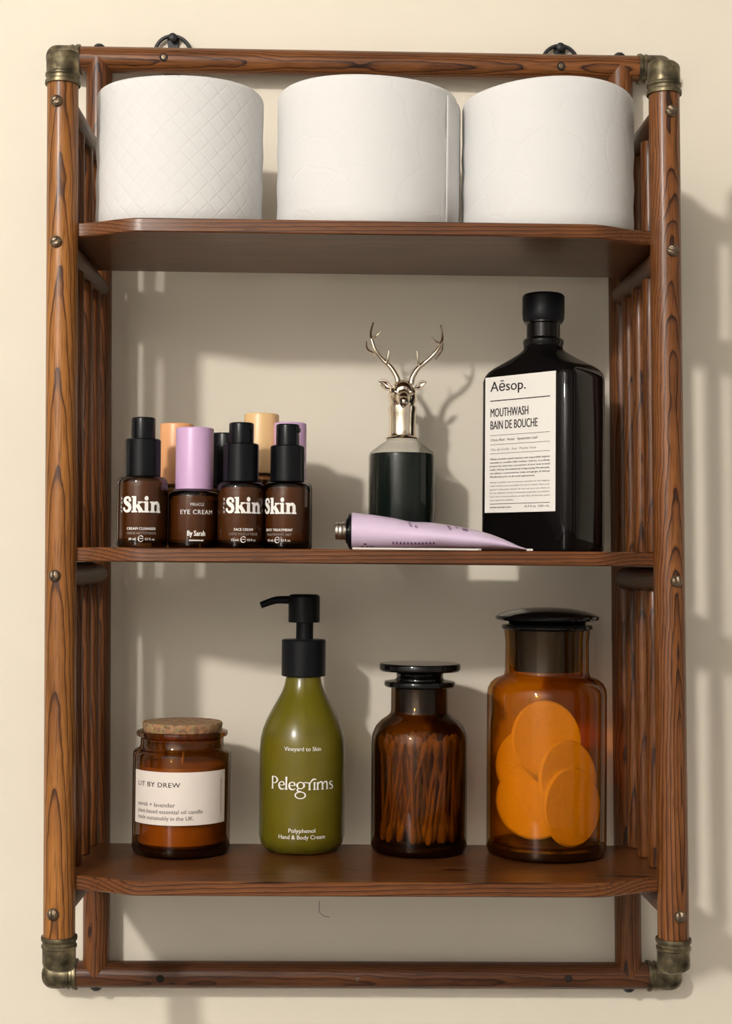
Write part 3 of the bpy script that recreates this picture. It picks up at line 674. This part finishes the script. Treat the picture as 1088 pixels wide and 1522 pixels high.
# small print on the tube, wrapped on its skin: x along the tube, angle round it
def on_tube(vf, t0, a0, sx, sa):
    o = []
    for x, y in vf[0]:
        px, py, pz = tube_pt(t0 + x * sx, a0 + y * sa, .00012); o.append((px, py, pz))
    return o, vf[1]
marks = []
A_ = PI + 0.55   # facing the viewer, low
for k in range(12):                           # row of capitals along the lower side, too small to read
    marks.append(on_tube(merge2(quad2(0, .006, 0, .19), quad2(0, .014, .15, .19), quad2(0, .013, .065, .10)), .235 + k * .021, PI + .52, 1, 1))
for t0, a0, n, hgt in ((.335, PI - .62, 6, .05), (.365, PI - .55, 3, .05), (.56, PI - .75, 6, .05), (.60, PI - 1.0, 3, .05), (.64, PI - .80, 4, .06), (.655, PI - .80, 4, .06)):
    for k in range(n): marks.append(on_tube(merge2(quad2(0, .016, 0, hgt * .8), quad2(0, .006, 0, hgt * 1.5)), t0 - k * .0022, a0 - k * .10, 1, 1))
for t0, a0 in ((.07, PI + .72), (.055, PI + .95), (.085, PI + .95), (.11, PI + .92)):
    marks.append(on_tube(merge2(quad2(0, .012, 0, .10), quad2(.014, .018, -.02, .14)), t0, a0, 1, 1))
obj('small_print', merge(*marks), 'plum print', body, smooth=False, flip=False)
st = obj('plastic_strip', prism([(-.042, -.006), (.040, -.006), (.042, -.004), (.042, .006), (-.042, .006)], 0, .0013, .0002), 'white plastic')
st.location = (0.0325, -0.1965, Z2 + .0001); st['label'] = 'thin flat white plastic strip lying in front of the lilac tube'; st['category'] = 'strip'

# ------------------------------------------------------------------ mouthwash bottle
mw = thing('mouthwash_bottle', 'large square-shouldered dark bottle with a white MOUTHWASH label', 'bottle', (0.1276, -0.108, Z2), rotz=-PI / 4)
def rrect(hw, ht, r, n=7):
    o = []
    for cx, cy, a0 in ((hw - r, ht - r, 0), (-hw + r, ht - r, 90), (-hw + r, -ht + r, 180), (hw - r, -ht + r, 270)):
        o += [(cx + r * cos(math.radians(a0 + 90 * k / n)), cy + r * sin(math.radians(a0 + 90 * k / n))) for k in range(n + 1)]
    return o
def loft(rows):
    n = len(rows[0][1]); V = [(x, y, z) for z, o in rows for x, y in o]; F = []
    for r in range(len(rows) - 1):
        for k in range(n):
            j = (k + 1) % n; F.append((r * n + k, r * n + j, (r + 1) * n + j, (r + 1) * n + k))
    F.append(tuple(range(n - 1, -1, -1))); F.append(tuple(range((len(rows) - 1) * n, len(rows) * n))); return V, F
HW, HT, CR = 0.0405, 0.0240, 0.0085
rows = [(.0003, rrect(HW - .003, HT - .003, CR - .003)), (.0012, rrect(HW - .0008, HT - .0008, CR - .0008)), (.0032, rrect(HW, HT, CR)), (.1235, rrect(HW, HT, CR))]
for z, ix, iy in ((.1275, .0012, .0005), (.1305, .0036, .0012), (.1330, .0072, .0022), (.1360, .0122, .0040), (.1395, .0178, .0063), (.1430, .0226, .0086), (.1455, .0258, .0100)):
    hw, ht = HW - ix, HT - iy; rows.append((z, rrect(hw, ht, min(max(CR, CR + ix * .28), ht - .0001))))
rows.append((.1485, rrect(.0140, .0140, .0139)))
rows.append((.1500, rrect(.0137, .0137, .0136)))
obj('body', loft(rows), 'black glass', mw, angle=40)
obj('neck', lathe([(.0141, .1485), (.0146, .1500), (.0146, .1522), (.0138, .1532), (.0120, .1545), (.0120, .1640), (.0135, .1648), (.0135, .1660), (0, .1660)], 48), 'black glass', mw)
obj('cap', lathe([(.0112, .1652), (.0140, .1660), (.0148, .1680), (.0151, .1720), (.0151, .1835)] + arc(.0126, .1835, .0025, 0, 90, 5)[1:] + [(.006, .1862), (0, .1862)], 56), 'matt black plastic', mw)
LX0, LX1, LZ0, LZ1 = -0.0335, 0.0290, 0.0285, 0.1260
lb = obj('label', box(LX0, LX1, -HT - .00025, -HT + .0002, LZ0, LZ1), 'label paper', mw, smooth=False)
LW, LH = LX1 - LX0, LZ1 - LZ0
def LF(s, u0, u1, v, cap, bold=0.0, sp=1.0): return fit(text2d(s, bold, sp), LX0 + u0 * LW, LX0 + u1 * LW, LZ1 - v * LH, cap * LH)
def rule(v, th): return quad2(LX0 + .075 * LW, LX0 + .925 * LW, LZ1 - v * LH - th / 2, LZ1 - v * LH + th / 2)
face = lambda vf, d=.0004: ([(x, -HT - d, z) for x, z in vf[0]], vf[1])
big = [LF('Aēsop.', .075, .585, .108, .078, .008), rule(.177, .0007), LF('MOUTHWASH', .08, .625, .295, .066, .022), LF('BAIN DE BOUCHE', .08, .755, .387, .066, .022), rule(.432, .0003), rule(.500, .0003), rule(.566, .0003), rule(.936, .0004),
       LF('Clove Bud · Anise · Spearmint Leaf', .085, .755, .474, .019, .012)]
for grp in (big[0:1], big[2:3], big[3:4], big[8:9]): obj('lettering', face(merge2(*grp)), 'black print', lb, smooth=False, flip=False)
for q in (1, 4, 5, 6, 7): obj('printed_rule', face(big[q]), 'black print', lb, smooth=False, flip=False)
p1 = ['Aēsop considers good manners and responsible hygiene', 'essential to sociable daily conduct. And so, to politely', 'protect the otherwise commitment of your most trusted', 'smile, Aēsop formulated an invigorating Mouthwash,', 'we advise a conscientious swig and gargle of Aēsop', 'Mouthwash prior to all social appearances.']
p2 = ['Aēsop considère que les bonnes manières et une hygiène', "irréprochable sont essentielles à la vie en société. Ainsi, pour", 'garantir la discrétion absolue de ceux qui nous sont chers, ou', 'de vos relations intimes ou fortuites inopinées ou amicales,', 'nous vous recommandons un bon Bain de Bouche avant', 'toute apparition publique.']
small = [LF(s, .075, .925 if i < 5 else .72, .612 + i * .0262, .0125, .022) for i, s in enumerate(p1)]
sm2 = [LF('Clou de Girofle · Anis · Menthe Verte', .085, .735, .545, .019)] + [LF(s, .075, .925 if i < 5 else .42, .783 + i * .0262, .0115, .004) for i, s in enumerate(p2)]
small += [LF('www.aesop.com', .075, .385, .966, .013, .022), LF('16.9 fl oz', .575, .735, .966, .015, .01), LF('500 mL', .765, .925, .966, .015, .005)]
obj('lettering', face(merge2(*small)), 'black print', lb, smooth=False, flip=False)
obj('lettering', face(merge2(*sm2)), 'soft grey print', lb, smooth=False, flip=False)

# ------------------------------------------------------------------ candle
Z3 = SH[2]
cd = thing('candle_jar', 'amber glass candle jar with cork lid and LIT BY DREW label', 'candle', (-0.1275, -0.1064, Z3))
r = 0.0344
obj('jar', lathe([(0, .0003), (r - .004, .0003), (r - .0012, .0012), (r, .004), (r, .0690)] + arc(r - .004, .0690, .004, 0, 75, 6)[1:] + [(.0300, .0738), (.0293, .0752), (.0292, .0805), (.0302, .0812), (.0318, .0820), (.0322, .0834), (.0318, .0850), (.0300, .0856), (.0280, .0850), (.0268, .0800), (.0268, .0745), (r - .0045, .0700), (r - .0028, .0660), (r - .0028, .0085), (r - .006, .0060), (0, .0060)], 80), 'candle amber glass', cd)
obj('wax', lathe([(0, .0064), (r - .006, .0064), (r - .0032, .0090), (r - .0032, .0620), (0, .0612)], 56), 'wax', cd)
obj('glass_base', lathe([(0, .0006), (r - .0045, .0006), (r - .0018, .0016), (r - .0008, .0042), (r - .0008, .0052), (r - .004, .0059), (0, .0059)], 64), 'thick amber base', cd)
obj('wick', rod((0, 0, .060), (0.001, 0, .070), .0008, 8), 'cotton', cd)
obj('cork_lid', lathe([(0, .0790), (.0262, .0790), (.0272, .0848), (.0281, .0880), (.0282, .0905), (.0276, .0914), (0, .0916)], 64), 'cork', cd)
def cyl_patch(R, a0, a1, z0, z1, th=.0002, n=24):
    V, F = [], []
    for i in range(n + 1):
        a = a0 + (a1 - a0) * i / n
        for rr in (R, R + th):
            for z in (z0, z1): V.append((rr * sin(a), -rr * cos(a), z))
    for i in range(n):
        b = 4 * i; F += [(b + 2, b + 6, b + 7, b + 3), (b, b + 1, b + 5, b + 4), (b + 1, b + 3, b + 7, b + 5), (b, b + 4, b + 6, b + 2)]
    F += [(0, 2, 3, 1), (4 * n, 4 * n + 1, 4 * n + 3, 4 * n + 2)]; return V, F
a0, a1 = -1.06, 1.13; zb, zt = .0238, .0600
clb = obj('label', cyl_patch(r + .0001, a0, a1, zb, zt), 'candle label paper', cd)
xl = -0.93 * r
obj('lettering', on_cyl(fit(text2d('LIT BY DREW', .012, 1.1), xl, xl + .0345, .0497, .0034), r + .0004), 'black print', clb, smooth=False, flip=False)
obj('lettering', on_cyl(merge2(fit(text2d('neroli + lavender', .008), xl, xl + .0310, .0362, .0031), fit(text2d('plant-based essential oil candle', .008), xl, xl + .0505, .0317, .0029), fit(text2d('made sustainably in the UK.', .008), xl, xl + .0442, .0273, .0029)), r + .0004), 'soft grey print', clb, smooth=False, flip=False)
vt = merge2(*[quad2(k * .0015, k * .0015 + (.0012 if k % 4 else .0007), 0, .0007) for k in range(17)])      # a line of vertical print too fine to read
obj('lettering', on_cyl(([(a1 * r - .0040 - y, .0300 + x) for x, y in vt[0]], vt[1]), r + .0004), 'soft grey print', clb, smooth=False, flip=False)

# ------------------------------------------------------------------ olive pump bottle
pb = thing('soap_dispenser', 'olive green frosted glass hand cream bottle with a black pump', 'dispenser', (-0.0424, -0.0967, Z3))
r = 0.0306
pr = [(0, .0003), (r - .008, .0003), (r - .0040, .0016), (r - .0012, .0055), (r, .0110), (r, .0720), (r - .0004, .0790), (r - .0020, .0860), (r - .0048, .0930), (r - .0085, .1000), (r - .0122, .1065), (r - .0152, .1120), (r - .0172, .1175), (r - .0182, .1230), (0, .1230)]
obj('body', lathe(pr, 80), 'frosted olive glass', pb, angle=50)
obj('cream', lathe([(0, .0040), (r - .009, .0040), (r - .0035, .0090), (r - .0022, .0120), (r - .0022, .0720), (r - .0026, .0790), (r - .0036, .0822), (0, .0822)], 64), 'green cream', pb)
obj('dip_tube', rod((0, 0, .010), (0, 0, .124), .0022, 12), 'white plastic', pb)
obj('collar', lathe([(.0130, .1235), (.0154, .1235), (.0158, .1240), (.0158, .1488), (.0152, .1496), (.0070, .1498), (0, .1498)], 56), 'matt black plastic', pb)
obj('pump_stem', rod((0.0006, 0, .1497), (0.0006, 0, .1640), .0062, 28), 'matt black plastic', pb)
hdv = lathe([(0, .1618), (.0108, .1618), (.0113, .1623), (.0113, .1795)] + arc(.0088, .1795, .0025, 0, 90, 5)[1:] + [(0, .1822)], 48)
ph = obj('pump_head', hdv, 'matt black plastic', pb)
sp = catmull([(-.006, 0, .1776), (-.014, -.0005, .1778), (-.020, -.001, .1776), (-.0255, -.0018, .1760), (-.0310, -.0026, .1738)], 5)
n = len(sp) - 1
obj('spout', tube([tuple(q) for q in sp], [.0030 - .0006 * i / n for i in range(n + 1)], 16), 'matt black plastic', ph)
e_ = (sp[-1] - sp[-2]).normalized()
obj('spout_hole', rod(tuple(sp[-1] - e_ * .0002), tuple(sp[-1] + e_ * .0002), .0014, 12), 'hole dark', ph)
for vf in (centred(text2d('Vineyard to Skin', .012), .0265, .0735, .0030), centred(text2d('Polyphenol', .012), .0190, .0170, .0030), centred(text2d('Hand & Body Cream', .012), .0340, .0125, .0030), centred(word_pelegrims(), .0478, .0465, .0088, 1.0)):
    obj('lettering', on_cyl(vf, r + .0003, 0, 0.02), 'white print', pb, smooth=False, flip=False)

# ------------------------------------------------------------------ apothecary jar of cotton buds
sj = thing('apothecary_jar', 'small amber apothecary jar with a flat disc stopper, full of cotton buds', 'jar', (0.0411, -0.1005, Z3))
r = 0.0343
body_s = [(0, .0003), (r - .005, .0003), (r - .0014, .0016), (r, .0050), (r, .0780), (r - .0006, .0830), (r - .0030, .0885), (r - .0070, .0930), (r - .0112, .0958), (.0212, .0975), (.0205, .0995), (.0205, .1165)]
in_s = [(.0180, .1165), (.0180, .0985), (r - .0130, .0940), (r - .0072, .0900), (r - .0042, .0850), (r - .0030, .0790), (r - .0030, .0100), (r - .0070, .0070), (0, .0070)]
obj('jar', lathe(body_s + in_s, 80), 'deep amber glass', sj, angle=50)
obj('glass_base', lathe([(0, .0006), (r - .0055, .0006), (r - .0020, .0018), (r - .0006, .0050), (r - .0006, .0062), (r - .005, .0069), (0, .0069)], 64), 'thick amber base', sj)
obj('lip', lathe([(.0200, .1160), (.0240, .1164), (.0254, .1174), (.0256, .1190), (.0250, .1206), (.0200, .1214), (.0180, .1214), (.0180, .1160), (.0200, .1160)], 56), 'black glass', sj)
obj('stopper', lathe([(0, .0990), (.0160, .0990), (.0176, .1215), (.0165, .1240), (.0170, .1262), (.0200, .1274), (.0280, .1280), (.0290, .1292), (.0291, .1322), (.0284, .1334), (0, .1337)], 64), 'black glass', sj)
bud = None
def make_bud():
    t = thing('cotton_bud', 'thin cotton bud standing inside the small amber apothecary jar', 'cotton bud', group='cotton buds in the amber jar')
    Lb = .0745
    obj('stick', rod((0, 0, .004), (0, 0, Lb - .004), .00105, 8), 'bud stick', t)
    tip = [(0, 0), (.0013, .0006), (.0023, .0030), (.0026, .0065), (.0021, .0105), (.0012, .0130), (0, .0132)]
    a = obj('cotton_tip', lathe(tip, 12), 'cotton', t); b = obj('cotton_tip', lathe([(q, Lb - z) for q, z in tip], 12), 'cotton', t)
    return t
def dup(root, M):
    q = root.copy(); C.objects.link(q); q.matrix_world = M
    for ch in root.children: c = ch.copy(); C.objects.link(c); c.parent = q
    return q
bud = make_bud(); spots = []
rin = r - .0030 - .0034
tries = 0
while len(spots) < 46 and tries < 8000:
    tries += 1
    q = math.sqrt(random.random()) * rin * .97; a = random.random() * 2 * PI
    if sin(a) > .25 and random.random() < .5: a = -a
    b0 = Vector((q * cos(a), q * sin(a), .0074))
    a2 = a + random.gauss(0, .8); q2 = min(rin * .97, max(0, q + random.gauss(.003, .010))); t0 = Vector((q2 * cos(a2), q2 * sin(a2), .0074 + .0735))
    ok = True
    for c0, c1 in spots:
        for s in (0, .12, .5, .88, 1):
            d = (b0.lerp(t0, s) - c0.lerp(c1, s)).length
            if d < (.0054 if s in (0, 1, .12, .88) else .0024): ok = False; break
        if not ok: break
    if ok: spots.append((b0, t0))
for i, (b0, t0) in enumerate(spots):
    d = (t0 - b0).normalized(); qd = Vector((0, 0, 1)).rotation_difference(d)
    M = Matrix.Translation(Vector((0.0411, -0.1005, Z3)) + b0 + Vector((0, 0, random.random() * .0015 + .0003))) @ qd.to_matrix().to_4x4()
    if i == 0: bud.matrix_world = M
    else: dup(bud, M)

# ------------------------------------------------------------------ apothecary jar of cotton pads
bj = thing('apothecary_jar', 'large amber apothecary jar with a domed lid, holding round cotton pads', 'jar', (0.1314, -0.1066, Z3))
r = 0.0425
body_b = [(0, .0003), (r - .004, .0003), (r - .0012, .0014), (r, .0050), (r, .1120), (r - .0005, .1165), (r - .0026, .1205), (r - .0062, .1235), (.0318, .1250), (.0303, .1262), (.0298, .1290), (.0296, .1500), (.0305, .1585)]
in_b = [(.0278, .1585), (.0270, .1500), (.0270, .1275), (r - .0085, .1222), (r - .0044, .1180), (r - .0028, .1120), (r - .0028, .0105), (r - .0070, .0078), (0, .0078)]
obj('jar', lathe(body_b + in_b, 88), 'amber glass', bj, angle=50)
obj('glass_base', lathe([(0, .0006), (r - .0045, .0006), (r - .0018, .0016), (r - .0006, .0052), (r - .0006, .0072), (r - .004, .0077), (0, .0077)], 64), 'thick amber base', bj)
obj('lip', lathe([(.0298, .1580), (.0312, .1584), (.0322, .1594), (.0324, .1606), (.0316, .1620), (.0290, .1624), (.0278, .1624), (.0278, .1580), (.0298, .1580)], 56), 'black glass', bj)
obj('lid', lathe([(0, .1290), (.0240, .1290), (.0262, .1420), (.0272, .1630), (.0282, .1645), (.0345, .1650), (.0364, .1656), (.0370, .1668), (.0366, .1682), (.0335, .1698), (.0270, .1718), (.0180, .1735), (.0090, .1743), (0, .1745)], 72), 'black glass', bj)
# the glass of the neck is darker because the ground stopper fills it
pad_v, pad_f = lathe([(0, -.0021), (.0200, -.0023), (.0262, -.0018), (.0276, 0), (.0262, .0018), (.0200, .0023), (0, .0021)], 48)
proto = None
pads = [((-.002, -.0125, .0815), 82, 20), ((.0147, -.0210, .0360), 86, 36), ((.0125, -.0165, .0545), 84, 35), ((-.0090, -.0075, .0385), 85, -10), ((-.0085, .0000, .0620), 84, -8)]
labs = ['round cotton pad leaning on top of the pile inside the large amber jar', 'cotton pad pressed against the glass at the front of the large amber jar', 'cotton pad tucked between the glass-side pad and the top pad',
        'upright cotton pad low in the large amber jar, partly covered by the glass-side pads', 'cotton pad showing as a crescent around the top pad in the large amber jar']
for (c, tx, tz), lab in zip(pads, labs):
    if proto is None: o = obj('cotton_pad', (pad_v, pad_f), 'cotton'); proto = o
    else: o = proto.copy(); C.objects.link(o)
    o.location = Vector((0.1314, -0.1066, Z3)) + Vector(c); o.rotation_euler = (math.radians(tx), 0, math.radians(tz))
    o['label'] = lab; o['category'] = 'cotton pad'; o['group'] = 'cotton pads in the large amber jar'
